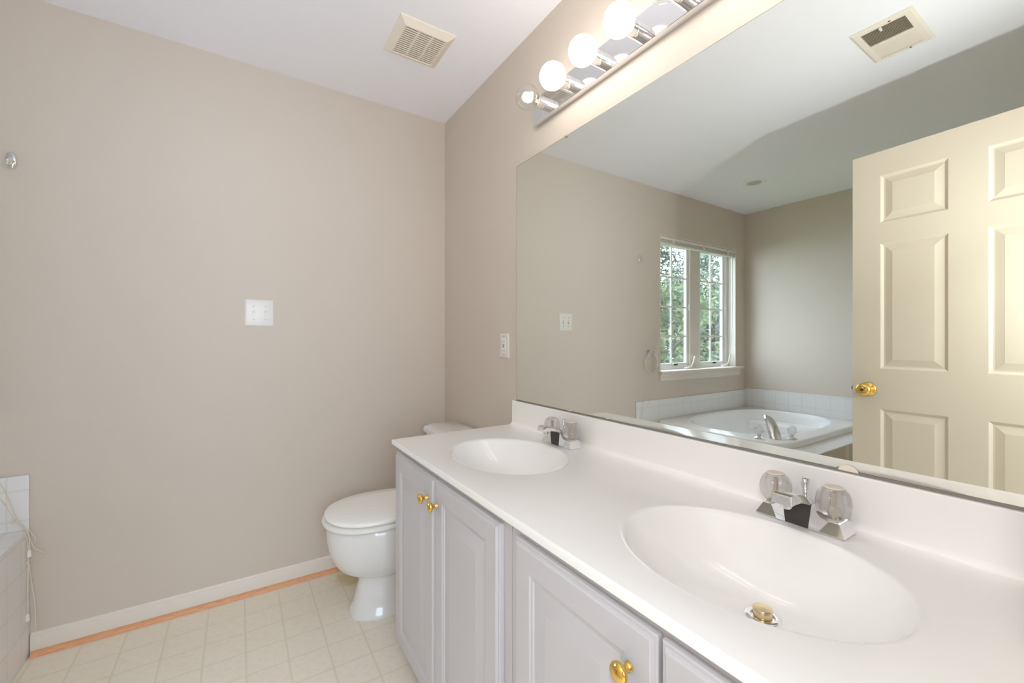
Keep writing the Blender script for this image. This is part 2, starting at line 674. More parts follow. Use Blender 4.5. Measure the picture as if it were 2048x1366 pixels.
box(bm, WX0 - 0.075, WX1 + 0.028, -0.045, -0.0005, WZ0 - 0.018, WZ0 + 0.003, 0.005)
build('window_sill', bm, M['trim'], win)
bm = B()
ap = [(-0.0005, WZ0 - 0.018), (-0.02, WZ0 - 0.018), (-0.02, WZ0 - 0.03), (-0.014, WZ0 - 0.04), (-0.014, WZ0 - 0.078), (-0.008, WZ0 - 0.084), (-0.0005, WZ0 - 0.085)]
prism(bm, ap, 'X', WX0 - 0.05, WX1 + 0.012)
build('apron', bm, M['trim'], win, smooth=25)

# ------------------------------------------------------------------ raised mini blind with its long tied cord
bl = thing('window_blind', 'raised white mini blind at the top of the casement window', 'blind', (-2.55, 0.03, 2.05))
bm = B(); box(bm, WX0 + 0.012, WX1 - 0.012, 0.004, 0.036, 2.026, 2.052, 0.003)
build('headrail', bm, M['plastic'], bl)
bm = B()
for k in range(9):
    z = 2.003 + 0.0022 * k
    box(bm, WX0 + 0.016, WX1 - 0.016, 0.008 + 0.001 * (k % 2), 0.032, z, z + 0.0012)
build('slat_stack', bm, M['plastic'], bl, smooth=0)
bm = B(); box(bm, WX0 + 0.014, WX1 - 0.014, 0.007, 0.033, 1.985, 2.002, 0.004)
build('bottom_rail', bm, M['plastic'], bl)
for x in (-2.155, -2.60, -3.0):
    bm = B(); box(bm, x - 0.018, x + 0.018, 0.0015, 0.0065, 1.998, 2.050, 0.002)
    build('clip', bm, M['almond'], bl)
bm = B(); tube(bm, [(-3.06, 0.0, 2.03), (-3.06, -0.002, 1.70), (-3.06, 0.0, 1.295)], 0.004, seg=8)
build('wand', bm, M['plastic'], bl)
bm = B()
R1 = 0.0016
tube(bm, [(-2.10, 0.0, 2.03), (-2.075, -0.004, 1.75), (-1.97, -0.018, 1.32), (-1.80, -0.032, 0.72), (-1.727, -0.034, 0.605), (-1.691, -0.03, 0.519), (-1.672, -0.028, 0.484)], R1, seg=6)
tube(bm, [(-2.09, 0.0, 2.03), (-1.995, -0.006, 1.45), (-1.80, -0.024, 0.79), (-1.727, -0.028, 0.655), (-1.69, -0.026, 0.53), (-1.668, -0.026, 0.486)], R1, seg=6)
build('pull_cord', bm, M['cord'], bl)
bm = B()
tube(bm, [(-1.693, -0.03, 0.525), (-1.698, -0.036, 0.515), (-1.690, -0.038, 0.508), (-1.684, -0.032, 0.516), (-1.690, -0.028, 0.522)], 0.0026, seg=6)
tube(bm, [(-1.674, -0.03, 0.486), (-1.662, -0.034, 0.478), (-1.654, -0.03, 0.470), (-1.640, -0.032, 0.440), (-1.642, -0.032, 0.424)], R1, seg=6)
tube(bm, [(-1.660, -0.032, 0.474), (-1.645, -0.03, 0.410), (-1.628, -0.03, 0.392), (-1.618, -0.03, 0.380)], R1, seg=6)
tube(bm, [(-1.664, -0.03, 0.478), (-1.655, -0.034, 0.450), (-1.653, -0.034, 0.400), (-1.657, -0.034, 0.352), (-1.645, -0.034, 0.345), (-1.635, -0.034, 0.362), (-1.622, -0.034, 0.372)], R1, seg=6)
tube(bm, [(-1.656, -0.034, 0.36), (-1.666, -0.036, 0.352), (-1.668, -0.036, 0.338), (-1.656, -0.036, 0.336), (-1.652, -0.034, 0.350)], R1, seg=6)
tube(bm, [(-1.667, -0.03, 0.478), (-1.6555, -0.036, 0.40), (-1.6575, -0.036, 0.28), (-1.658, -0.036, 0.17)], R1, seg=6)
tube(bm, [(-1.655, -0.034, 0.352), (-1.650, -0.032, 0.29), (-1.643, -0.03, 0.22), (-1.640, -0.028, 0.15), (-1.640, -0.026, 0.095)], R1, seg=6)
build('knotted_cord_end', bm, M['cord'], bl)
for x, z in ((-1.6535, 0.405), (-1.658, 0.172)):
    bm = B(); lathe(bm, [(0.002, 0), (0.005, -0.004), (0.0065, -0.022), (0.0065, -0.026), (0.002, -0.027)], (x, -0.037, z), seg=14)
    build('tassel', bm, M['plastic'], bl)

# ------------------------------------------------------------------ tub platform, tub and its faucet
TX0, TX1, TY0 = XL, -1.666, -1.15
DZ = 0.47
plat = thing('tub_platform', 'white tiled platform carrying the bathtub below the window', 'tub platform', (-2.5, -0.6, 0))
bm = B(); box(bm, TX1 - 0.008, TX1 + 0.004, TY0, -0.0015, 0.0, DZ - 0.008, 0.0015); build('side_apron', bm, M['tile_yz'], plat, smooth=0)
bm = B()
# deck boards around the tub's cut-out
for q in ((TX0 + 0.002, TX1 + 0.006, TY0, -0.985), (TX0 + 0.002, TX1 + 0.006, -0.04, -0.0015), (-1.865, TX1 + 0.006, -0.985, -0.04), (TX0 + 0.002, TX0 + 0.04, -0.985, -0.04)):
    box(bm, q[0], q[1], q[2], q[3], DZ - 0.008, DZ)
build('deck', bm, M['tile_xy'], plat, smooth=0)
bm = B(); box(bm, TX0 + 0.002, TX1 - 0.009, TY0 + 0.004, TY0 + 0.0115, 0, DZ - 0.009); build('front_panel', bm, M['wall'], plat, smooth=0)
bm = B(); box(bm, -2.42, -2.38, TY0 - 0.006, TY0 + 0.004, 0, DZ - 0.009, 0.002); build('front_batten', bm, M['trim'], plat, smooth=0)
bm = B()
box(bm, TX0 + 0.011, TX1 + 0.004, -0.0095, -0.0015, DZ, 0.671, 0.002)
build('backsplash', bm, M['tile_xz'], plat, smooth=0)
bm = B()
box(bm, TX0 + 0.0015, TX0 + 0.0095, TY0, -0.0015, DZ, 0.685, 0.002)
build('side_backsplash', bm, M['tile_yz'], plat, smooth=0)

tub = thing('bathtub', 'white oval garden tub set into the tiled platform', 'bathtub', (-2.57, -0.51, DZ))
bx0, bx1, by0, by1 = XL + 0.012, -1.84, -1.01, -0.012
cx, cy = (bx0 + bx1) / 2, (by0 + by1) / 2
hx, hy = (bx1 - bx0) / 2, (by1 - by0) / 2
NS = 96


def sup(ax, ay, n, ccx, ccy, z):
    out = []
    for k in range(NS):
        a = 2 * PI * k / NS
        c, s = math.cos(a), math.sin(a)
        out.append(Vector((ccx + ax * math.copysign(abs(c) ** (2 / n), c), ccy + ay * math.copysign(abs(s) ** (2 / n), s), z)))
    return out


RZ = 0.508
ox, oy = cx - 0.02, cy + 0.015
R = [sup(hx, hy, 9, cx, cy, DZ + 0.001), sup(hx, hy, 9, cx, cy, RZ - 0.012), sup(hx - 0.004, hy - 0.004, 9, cx, cy, RZ - 0.003), sup(hx - 0.012, hy - 0.012, 9, cx, cy, RZ),
     sup(0.648, 0.43, 2.6, ox, oy, RZ), sup(0.640, 0.422, 2.5, ox, oy, RZ + 0.004), sup(0.628, 0.410, 2.5, ox, oy, RZ + 0.003), sup(0.616, 0.398, 2.4, ox, oy, RZ - 0.012), sup(0.608, 0.39, 2.4, ox, oy, RZ - 0.05),
     sup(0.575, 0.365, 2.4, ox, oy, 0.32), sup(0.54, 0.33, 2.4, ox, oy, 0.17), sup(0.48, 0.28, 2.3, ox, oy, 0.11), sup(0.36, 0.19, 2.2, ox, oy, 0.095)]
bm = B(); rings(bm, R, cap0=False, cap1=True); build('tub_shell', bm, M['tub'], tub, smooth=50)
bm = B(); box(bm, ox - 0.60, ox - 0.38, oy - 0.31, oy + 0.31, 0.34, 0.43, 0.03, 4); build('headrest_ledge', bm, M['tub'], tub, smooth=60)

tf = thing('tub_faucet', 'chrome waterfall spout with two clear knobs on the bathtub rim', 'faucet', (-2.0, -0.9, RZ))
fd = Vector((-0.62, 0.78, 0)).normalized()      # towards the basin
fs = Vector((fd.y, -fd.x, 0))
fc = Vector((-2.01, -0.885, RZ))
bm = B()
rs = []
for t in range(13):
    q = t / 12
    h = 0.004 + 0.125 * math.sin(q * PI * 0.62) / math.sin(PI * 0.5)
    f = 0.16 * q ** 1.15
    w = 0.034 * (1 - 0.9 * q ** 2.2) + 0.004
    th = 0.024 * (1 - 0.7 * q) + 0.003
    c = fc + fd * f + Vector((0, 0, h if q > 0 else 0))
    d = Vector((0, 0, 1)) if q < 0.2 else (fd * 0.8 + Vector((0, 0, 0.6 - q))).normalized()
    nrm = fs.cross(d).normalized()
    rs.append([c + fs * (w * math.cos(a)) + nrm * (th * math.sin(a)) for a in [2 * PI * k / 20 for k in range(20)]])
rings(bm, rs)
build('spout', bm, M['chrome'], tf, smooth=50)
for sgn in (-1, 1):
    p = fc + fs * (0.105 * sgn)
    bm = B(); lathe(bm, [(0.0, 0), (0.030, 0), (0.030, 0.006), (0.022, 0.010), (0.012, 0.014), (0.010, 0.03), (0.0, 0.03)], p, seg=28)
    hb = build('handle_base', bm, M['chrome'], tf)
    bm = B(); lathe(bm, [(0.0, 0.028), (0.014, 0.028), (0.024, 0.04), (0.029, 0.056), (0.028, 0.07), (0.020, 0.084), (0.014, 0.088), (0.0, 0.088)], p, seg=24, lobes=8, amp=0.05)
    build('handle', bm, M['acrylic'], tf)

# ------------------------------------------------------------------ vanity cabinets
CX = -0.512
CF = -0.530
Y0, YM, Y1 = -0.7525, -1.512, YN + 0.002
door_edge = [(0, -0.007), (0.002, -0.0052), (0.006, -0.005), (0.008, -0.0015), (0.0105, 0)]
door_loops = [(0.004, -0.0026), (0.008, -0.0034), (0.010, -0.0062), (0.014, -0.0066), (0.016, -0.0060), (0.050, -0.0006), (0.051, -0.0002)]


def knob(parent, y, z, x):
    bm = B()
    lathe(bm, [(0.0, 0), (0.0075, 0), (0.0075, 0.003), (0.0055, 0.005), (0.0046, 0.010), (0.0055, 0.014), (0.011, 0.0165), (0.0148, 0.020), (0.0155, 0.0235), (0.0140, 0.027), (0.008, 0.0295), (0.0, 0.0303)], (x, y, z), axis=(-1, 0, 0), seg=32)
    return build('knob', bm, M['brass'], parent, smooth=60)


def cabinet(ya, yb, doors, label, ends):
    t = thing('vanity_cabinet', label, 'cabinet', (-0.27, (ya + yb) / 2, 0), 'white vanity cabinets under the countertop')
    bm = B()
    # carcase with a face frame
    box(bm, CX + 0.0181, -0.001, ya - 0.017, ya - 0.001, 0.06, 0.784)
    box(bm, CX + 0.0181, -0.001, yb + 0.001, yb + 0.017, 0.06, 0.784)
    box(bm, CX + 0.0181, -0.001, yb + 0.017, ya - 0.017, 0.06, 0.076)
    box(bm, -0.013, -0.001, yb + 0.017, ya - 0.017, 0.076, 0.784)
    build('body', bm, M['cabinet'], t, smooth=0)
    bm = B()
    st = 0.042
    box(bm, CX, CX + 0.018, ya - st, ya - 0.001, 0.06, 0.784)
    box(bm, CX, CX + 0.018, yb + 0.001, yb + st, 0.06, 0.784)
    box(bm, CX, CX + 0.018, yb + st, ya - st, 0.06, 0.11)
    box(bm, CX, CX + 0.018, yb + st, ya - st, 0.735, 0.784)
    build('face_frame', bm, M['cabinet'], t, smooth=0)
    bm = B(); box(bm, CX + 0.075, -0.01, yb + 0.002, ya - 0.002, 0.0, 0.0595)
    build('toe_kick', bm, M['cabinet'], t, smooth=0)
    for (d0, d1, kn) in doors:
        bm = B()
        w, h = abs(d1 - d0), 0.757 - 0.065
        # front faces -x; u runs towards -y
        paneled(bm, (CF, d0, 0.065), (0, -1, 0), (0, 0, 1), (-1, 0, 0), w, h, [0.055, w - 0.055], [0.055, h - 0.055], {(1, 1)}, door_loops, door_edge, 0.0175)
        d = build('door', bm, M['cabinet'], t, smooth=20)
        knob(d, kn, 0.688, CF)
    return t


cabinet(Y0, YM, [(-0.7445, -1.1085, -1.062), (-1.1155, -1.4790, -1.138)], 'white two door vanity cabinet beside the toilet', True)
cabinet(YM, Y1, [(-1.5440, -1.9010, -1.855), (-1.9080, -2.2600, -1.952)], 'white vanity cabinet under the sink with the raised drain stopper', False)

# ------------------------------------------------------------------ countertop with two moulded basins
top = thing('vanity_countertop', 'long white cultured marble vanity top with two oval basins', 'countertop', (-0.27, -1.5, 0.786))
ZT = 0.806
XF = -0.544
SINKS = [(-0.2935, -1.148), (-0.2935, -1.898)]
SX, SY = 0.172, 0.216
NE = 72
bm = B()


def ell(c, k, z, dx=0.0):
    return [Vector((c[0] + dx + SX * k[0] * math.cos(2 * PI * i / NE), c[1] + SY * k[1] * math.sin(2 * PI * i / NE), z)) for i in range(NE)]


# flat top split in rectangular zones, each with one elliptical hole
ysplit = [Y0, -1.523, YN + 0.001]
bev = 0.004
for (ya, yb), c in zip(((Y0 - bev, -1.523), (-1.523, YN + 0.001)), SINKS):
    k0 = 1.045
    hole = []
    outer = []
    for i in range(NE):
        a = 2 * PI * i / NE
        dx, dy = math.cos(a) * SX * k0, math.sin(a) * SY * k0
        hole.append(Vector((c[0] + dx, c[1] + dy, ZT)))
        # radial projection on the rectangle
        x0, x1, yy0, yy1 = XF + bev, -0.0225, yb, ya
        ts = []
        if dx > 1e-9: ts.append((x1 - c[0]) / dx)
        if dx < -1e-9: ts.append((x0 - c[0]) / dx)
        if dy > 1e-9: ts.append((yy1 - c[1]) / dy)
        if dy < -1e-9: ts.append((yy0 - c[1]) / dy)
        t = min(ts)
        outer.append(Vector((c[0] + dx * t, c[1] + dy * t, ZT)))
    hv = [bm.verts.new(p) for p in hole]
    ov = [bm.verts.new(p) for p in outer]
    for i in range(NE):
        j = (i + 1) % NE
        bm.faces.new((ov[i], ov[j], hv[j], hv[i]))
        # fill the rectangle's corners
        A_, B_ = outer[i], outer[j]
        if abs(A_.x - B_.x) > 1e-5 and abs(A_.y - B_.y) > 1e-5:
            onx = abs(A_.x - x0) < 1e-6 or abs(A_.x - x1) < 1e-6
            cn = Vector((A_.x, B_.y, ZT)) if onx else Vector((B_.x, A_.y, ZT))
            bm.faces.new((ov[i], bm.verts.new(cn), ov[j]))
    # basin: soft lip, then bowl; the drain sits a little towards the wall
    D = 0.112
    rs = []
    for s in (1.045, 1.03, 1.015, 1.0, 0.985, 0.965, 0.94, 0.90, 0.85, 0.79, 0.72, 0.64, 0.55, 0.46, 0.36, 0.26, 0.18, 0.125):
        if s >= 1.0:
            z = -0.0035 * ((1.045 - s) / 0.045) ** 2
        else:
            q = s / 1.0
            z = -0.0035 - (D - 0.0035) * (1 - q ** 2.5) ** 0.92
        # inner rings turn round and drift to the drain
        m_ = max(0, min(1, (1.0 - s) / 0.85))
        sx, sy = SX * s, SY * s
        r_ = 0.5 * (sx + sy)
        mm_ = m_ ** 3
        sx, sy = sx * (1 - mm_) + r_ * mm_, sy * (1 - mm_) + r_ * mm_
        drift = 0.035 * m_ ** 1.4
        rs.append([Vector((c[0] + drift + sx * math.cos(2 * PI * i / NE), c[1] - 0.012 * m_ ** 1.4 + sy * math.sin(2 * PI * i / NE), ZT + z)) for i in range(NE)])
    rings(bm, rs, cap0=False, cap1=False)
# edges and underside of the slab
yA, yB = Y0, YN + 0.001
prof = [(XF + bev, ZT), (XF + bev * 0.3, ZT - bev * 0.3), (XF, ZT - bev), (XF, ZT - 0.017), (XF + 0.003, ZT - 0.02)]
pv = [[bm.verts.new((x, y, z)) for x, z in prof] for y in (yA - bev, yB)]
for i in range(len(prof) - 1):
    bm.faces.new((pv[0][i], pv[0][i + 1], pv[1][i + 1], pv[1][i]))
# end towards the toilet, with the same eased edge
e = [[(XF + bev, yA - bev, ZT), (-0.0225, yA - bev, ZT)], [(XF + bev * 0.3, yA - bev * 0.3, ZT - bev * 0.3), (-0.0225, yA - bev * 0.3, ZT - bev * 0.3)], [(XF, yA, ZT - bev), (-0.001, yA, ZT - bev)], [(XF, yA, ZT - 0.017), (-0.001, yA, ZT - 0.017)], [(XF + 0.003, yA - 0.003, ZT - 0.02), (-0.001, yA - 0.003, ZT - 0.02)]]
for a, b_ in zip(e[:-1], e[1:]):
    bm.faces.new([bm.verts.new(p) for p in (a[0], a[1], b_[1], b_[0])])
bm.faces.new([bm.verts.new(p) for p in ((XF, yA - bev, ZT - bev), (XF, yA, ZT - bev), (XF + bev * 0.3, yA - bev * 0.3, ZT - bev * 0.3), (XF + bev * 0.3, yA - bev, ZT - bev * 0.3))])
bm.faces.new([bm.verts.new(p) for p in ((XF + bev * 0.3, yA - bev, ZT - bev * 0.3), (XF + bev * 0.3, yA - bev * 0.3, ZT - bev * 0.3), (XF + bev, yA - bev, ZT))])
bm.faces.new([bm.verts.new(p) for p in ((XF, yA - bev, ZT - bev), (XF, yA, ZT - bev), (XF, yA, ZT - 0.017), (XF, yA - bev, ZT - 0.017))])
# underside strip in front of the face frame
bm.faces.new([bm.verts.new(p) for p in ((XF + 0.003, yA - 0.003, ZT - 0.02), (-0.49, yA - 0.003, ZT - 0.02), (-0.49, yB, ZT - 0.02), (XF + 0.003, yB, ZT - 0.02))])
bmesh.ops.remove_doubles(bm, verts=bm.verts, dist=1e-5)
build('slab', bm, M['top'], top, smooth=35)
# backsplash with a cove at its foot
cove = [(-0.0225 - 0.0 * 0, ZT)]
prof = [(-0.001, ZT - 0.001), (-0.034, ZT - 0.001), (-0.034, ZT + 0.0002)] + [(-0.034 + 0.014 * math.sin(a), ZT + 0.014 - 0.014 * math.cos(a)) for a in [PI / 2 * k / 6 for k in range(1, 7)]] + [(-0.0185, 0.9045), (-0.0165, 0.9072), (-0.001, 0.9075)]
bm = B(); prism(bm, prof, 'Y', yB, Y0 - 0.0005)
build('backsplash', bm, M['top'], top, smooth=35)
for i, c in enumerate(SINKS):
    dc = (c[0] + 0.035, c[1] - 0.012, ZT - 0.1115)
    bm = B(); lathe(bm, [(0.0, -0.02), (0.0165, -0.02), (0.017, -0.002), (0.019, 0.0015), (0.0265, 0.002), (0.0282, 0.0008), (0.029, -0.002)], dc, seg=36)
    dr = build('drain_flange', bm, M['chrome'], top, smooth=40)
    bm = B(); lathe(bm, [(0.0, -0.015), (0.0140, -0.015), (0.0146, 0.0), (0.0146, 0.009), (0.0138, 0.0102), (0.0154, 0.0110), (0.0158, 0.0135), (0.0145, 0.0150), (0.0, 0.0157)], dc, seg=36)
    build('drain_stopper', bm, M['brass_pale'], dr, smooth=40)['label'] = 'raised worn brass stopper'

# ------------------------------------------------------------------ centreset faucets
def faucet(c, label):
    t = thing('sink_faucet', label, 'faucet', (c[0], c[1], ZT), 'chrome faucets on the vanity top')
    cx_, cy_ = c
    z = ZT + 0.0006
    bm = B()
    def rect(x0, x1, hy_, zz):
        return [Vector((x0, cy_ - hy_, zz)), Vector((x1, cy_ - hy_, zz)), Vector((x1, cy_ + hy_, zz)), Vector((x0, cy_ + hy_, zz))]
    rings(bm, [rect(cx_ - 0.027, cx_ + 0.027, 0.0775, z), rect(cx_ - 0.027, cx_ + 0.027, 0.0772, z + 0.002), rect(cx_ - 0.0185, cx_ + 0.0215, 0.0665, z + 0.023), rect(cx_ - 0.0165, cx_ + 0.0195, 0.0645, z + 0.0248)])
    build('base', bm, M['chrome'], t, smooth=15)
    # arched spout: flared root, flat top, straight nose
    st = [(0.020, 0.010, 0.038, 0.004), (0.012, 0.028, 0.036, 0.008), (-0.004, 0.044, 0.031, 0.012), (-0.020, 0.0565, 0.0265, 0.0135), (-0.038, 0.0650, 0.0225, 0.0145),
          (-0.056, 0.0705, 0.0195, 0.0155), (-0.074, 0.0720, 0.0182, 0.0165), (-0.086, 0.0715, 0.0178, 0.0172), (-0.0900, 0.0690, 0.0174, 0.0148)]
    rs = []
    for dx, h, w, th in st:
        x = cx_ + dx
        r = 0.004
        rs.append([Vector((x, cy_ - w, z + h - th)), Vector((x, cy_ + w, z + h - th)), Vector((x, cy_ + w * 0.93, z + h - r)), Vector((x, cy_ + w * 0.86, z + h)), Vector((x, cy_ - w * 0.86, z + h)), Vector((x, cy_ - w * 0.93, z + h - r))])
    bm = B(); rings(bm, rs)
    build('spout', bm, M['chrome'], t, smooth=24)
    # flared skirts where the arch runs down into the base
    for sg in (-1, 1):
        bm = B()
        pr = [(0.020, 0.001), (0.036, 0.001), (0.050, 0.023), (0.040, 0.030), (0.031, 0.041), (0.026, 0.049)]
        a = [Vector((cx_ - 0.0285 + (0.008 if y_ > 0.04 else 0) , cy_ + sg * y_, z + h_)) for y_, h_ in pr]
        b2 = [Vector((cx_ + 0.004, cy_ + sg * y_, z + h_)) for y_, h_ in pr]
        rings(bm, [a, b2])
        build('spout_skirt', bm, M['chrome'], t, smooth=35)
    bm = B(); prism(bm, [(cy_ - 0.0225, z + 0.001), (cy_ + 0.0225, z + 0.001), (cy_ + 0.0265, z + 0.047), (cy_ - 0.0265, z + 0.047)], 'X', cx_ - 0.0281, cx_ - 0.0262)
    build('painted_hollow', bm, M['dark'], t, smooth=0)  # flat dark panel painting in the chrome's dark reflection under the arch
    bm = B(); lathe(bm, [(0.0, 0.004), (0.0095, 0.004), (0.0095, -0.008), (0.0088, -0.009), (0.0, -0.009)], (cx_ - 0.070, cy_, z + 0.0525), seg=24)
    build('aerator', bm, M['chrome'], t)
    bm = B(); lathe(bm, [(0.0, 0), (0.0022, 0), (0.0022, 0.052), (0.0036, 0.0535), (0.0036, 0.062), (0.0042, 0.064), (0.0068, 0.074), (0.0068, 0.0755), (0.0, 0.076)], (cx_ + 0.012, cy_, z + 0.0095), seg=20)
    build('lift_rod', bm, M['chrome'], t, smooth=40)
    for sg in (-1, 1):
        p = (cx_ + 0.0005, cy_ + sg * 0.051, z + 0.0245)
        bm = B(); lathe(bm, [(0.0, 0), (0.016, 0), (0.0165, 0.002), (0.013, 0.003), (0.0, 0.003)], p, seg=24)
        build('handle_base', bm, M['almond'], t)
        bm = B(); lathe(bm, [(0.017, 0.003), (0.0215, 0.008), (0.0265, 0.018), (0.0285, 0.030), (0.0270, 0.042), (0.0235, 0.051), (0.0190, 0.0565), (0.0175, 0.0575), (0.0, 0.0575)], p, seg=40, lobes=10, amp=0.055)
        hd = build('handle', bm, M['acrylic'], t, smooth=22)
        bm = B(); lathe(bm, [(0.0, 0.0585), (0.0158, 0.0585), (0.0168, 0.0600), (0.0150, 0.0612), (0.0, 0.0614)], p, seg=28)
        build('cap', bm, M['almond'], hd)
        bm = B(); lathe(bm, [(0.0, 0.0032), (0.0085, 0.0032), (0.0085, 0.020), (0.0050, 0.024), (0.0050, 0.050), (0.0, 0.050)], p, seg=12)
        build('stem', bm, M['stem'], hd)
    return t


faucet((-0.071, -1.147), 'chrome centerset faucet with clear knobs on the basin nearest the toilet')
faucet((-0.071, -1.895), 'chrome centerset faucet with clear knobs on the basin showing its drain stopper')

# ------------------------------------------------------------------ wall mirror
mir = thing('wall_mirror', 'large frameless mirror above the vanity backsplash', 'mirror', (0, -1.5, 0.912))
MY0, MY1, MZ0, MZ1 = -0.769, -2.262, 0.9125, 1.917
bm = B(); box(bm, -0.006, -0.0008, MY1, MY0, MZ0, MZ1)
build('glass', bm, M['mirror'], mir, smooth=0)
bm = B()
box(bm, -0.0061, -0.0003, MY0, MY0 + 0.0013, MZ0, MZ1)
box(bm, -0.0061, -0.0003, MY1, MY0, MZ1, MZ1 + 0.0016)
build('edge', bm, M['grey'], mir, smooth=0)
bm = B()
box(bm, -0.0085, -0.0003, MY1, MY0, 0.9079, 0.9092)
box(bm, -0.0085, -0.0070, MY1, MY0, 0.9092, 0.9122)
box(bm, -0.0065, -0.0003, MY1, MY0, 0.9092, 0.9124)
build('bottom_channel', bm, M['grey'], mir, smooth=0)
for y, z, up, r in ((-1.098, MZ1, 1, 0.009), (-1.85, MZ1, 1, 0.009), (-1.113, MZ0, -1, 0.009), (-1.948, MZ0, -1, 0.0165)):
    bm = B()
    rs = []
    n = 16
    outer = [Vector((0, y + r * math.cos(PI * k / n), z - up * (r * 0.75) * math.sin(PI * k / n) + up * 0.002)) for k in range(n + 1)]
    for x, s_ in ((-0.0062, 1.0), (-0.0088, 1.0), (-0.0098, 0.88)):
        rs.append([Vector((x, y + (p.y - y) * s_, z + (p.z - z) * s_)) for p in outer])
    rings(bm, rs)
    build('clip', bm, M['almond'] if r > 0.01 else M['brass_pale'], mir, smooth=30)

# ------------------------------------------------------------------ vanity light bar
BY0, BY1, BZ0, BZ1 = -0.914, -2.135, 2.029, 2.126
bar = thing('vanity_light', 'polished chrome light bar with a row of globe bulbs above the mirror', 'light fixture', (0, -1.52, 2.077))
bm = B(); box(bm, -0.026, -0.0005, BY1, BY0, BZ0, BZ1, 0.0012, 1)
build('back_plate', bm, M['chrome'], bar, smooth=0)
bzc = 2.073
for k in range(8):
    y = -1.0 - 0.15 * k
    clear = k in (0, 4)
    bm = B(); lathe(bm, [(0.0, 0.0), (0.0225, 0.0), (0.0225, 0.0235), (0.0212, 0.0245), (0.0212, 0.0255), (0.0225, 0.0265), (0.0225, 0.045), (0.0205, 0.046), (0.0180, 0.046), (0.0175, 0.03), (0.0, 0.03)], (-0.026, y, bzc), axis=(-1, 0, 0), seg=40)
    sk = build('socket', bm, M['chrome_dull'], bar, smooth=40)
    c = Vector((-0.026, y, bzc))
    if clear:
        prof = [(0.0125, 0.040)] + [(0.0445 * math.sin(a), 0.086 - 0.0445 * math.cos(a)) for a in [0.36 + (PI - 0.36) * q / 22 for q in range(23)]]
        bm = B(); lathe(bm, prof, c, axis=(-1, 0, 0), seg=48)
        bb = build('bulb', bm, M['bulb_glass'], bar, smooth=60)
        bb['label'] = 'clear glass globe bulb'
        bm = B()
        lathe(bm, [(0.0, 0.034), (0.0125, 0.034), (0.0125, 0.046), (0.006, 0.050), (0.004, 0.066), (0.0, 0.067)], c, axis=(-1, 0, 0), seg=16)
        build('stem', bm, M['brass_pale'], bb)
        bm = B()
        lathe(bm, [(0.0, 0.066), (0.011, 0.068), (0.0165, 0.078), (0.0165, 0.090), (0.011, 0.100), (0.0, 0.103)], c, axis=(-1, 0, 0), seg=20)
        build('filament', bm, M['filament'], bb)
    else:
        prof = [(0.0, 0.034), (0.0165, 0.034), (0.0165, 0.046)] + [(0.0445 * math.sin(a), 0.086 - 0.0445 * math.cos(a)) for a in [0.46 + (PI - 0.46) * q / 22 for q in range(23)]]
        bm = B(); lathe(bm, prof, c, axis=(-1, 0, 0), seg=48)
        bb = build('bulb', bm, M['frosted'], bar, smooth=60)
        bb['label'] = 'lit frosted white globe bulb'

# ------------------------------------------------------------------ ceiling fan grille
fan = thing('exhaust_fan', 'square almond slotted exhaust fan cover on the ceiling', 'vent', (-0.368, -0.561, H))
fx0, fx1, fy0, fy1 = -0.486, -0.250, -0.681, -0.441
bm = B()
def rz(i, z, j=None):
    return [Vector((fx0 + i, fy0 + i, z)), Vector((fx1 - i, fy0 + i, z)), Vector((fx1 - i, fy1 - i, z)), Vector((fx0 + i, fy1 - i, z))]
rings(bm, [rz(0, H), rz(0, H - 0.004), rz(0.028, H - 0.020), rz(0.030, H - 0.020), rz(0.031, H - 0.014)], cap0=True, cap1=False)
build('frame', bm, M['almond'], fan, smooth=0)
bm = B(); box(bm, fx0 + 0.03, fx1 - 0.03, fy0 + 0.03, fy1 - 0.03, H - 0.0035, H - 0.002); build('inside', bm, M['almond_dark'], fan, smooth=0)
bm = B()
gx0, gx1, gy0, gy1 = fx0 + 0.030, fx1 - 0.030, fy0 + 0.030, fy1 - 0.030
n = 14
pt = (gy1 - gy0) / (n + 0.6)
for k in range(n + 1):
    y = gy0 + pt * (k + 0.3)
    box(bm, gx0, gx1, y - pt * 0.31, y + pt * 0.31, H - 0.0185, H - 0.0172)
for q in (0, 1, 2, 3):
    x = gx0 + (gx1 - gx0) * q / 3
    box(bm, x - 0.003, x + 0.003, gy0, gy1, H - 0.0186, H - 0.009)
build('grille', bm, M['almond'], fan, smooth=0)

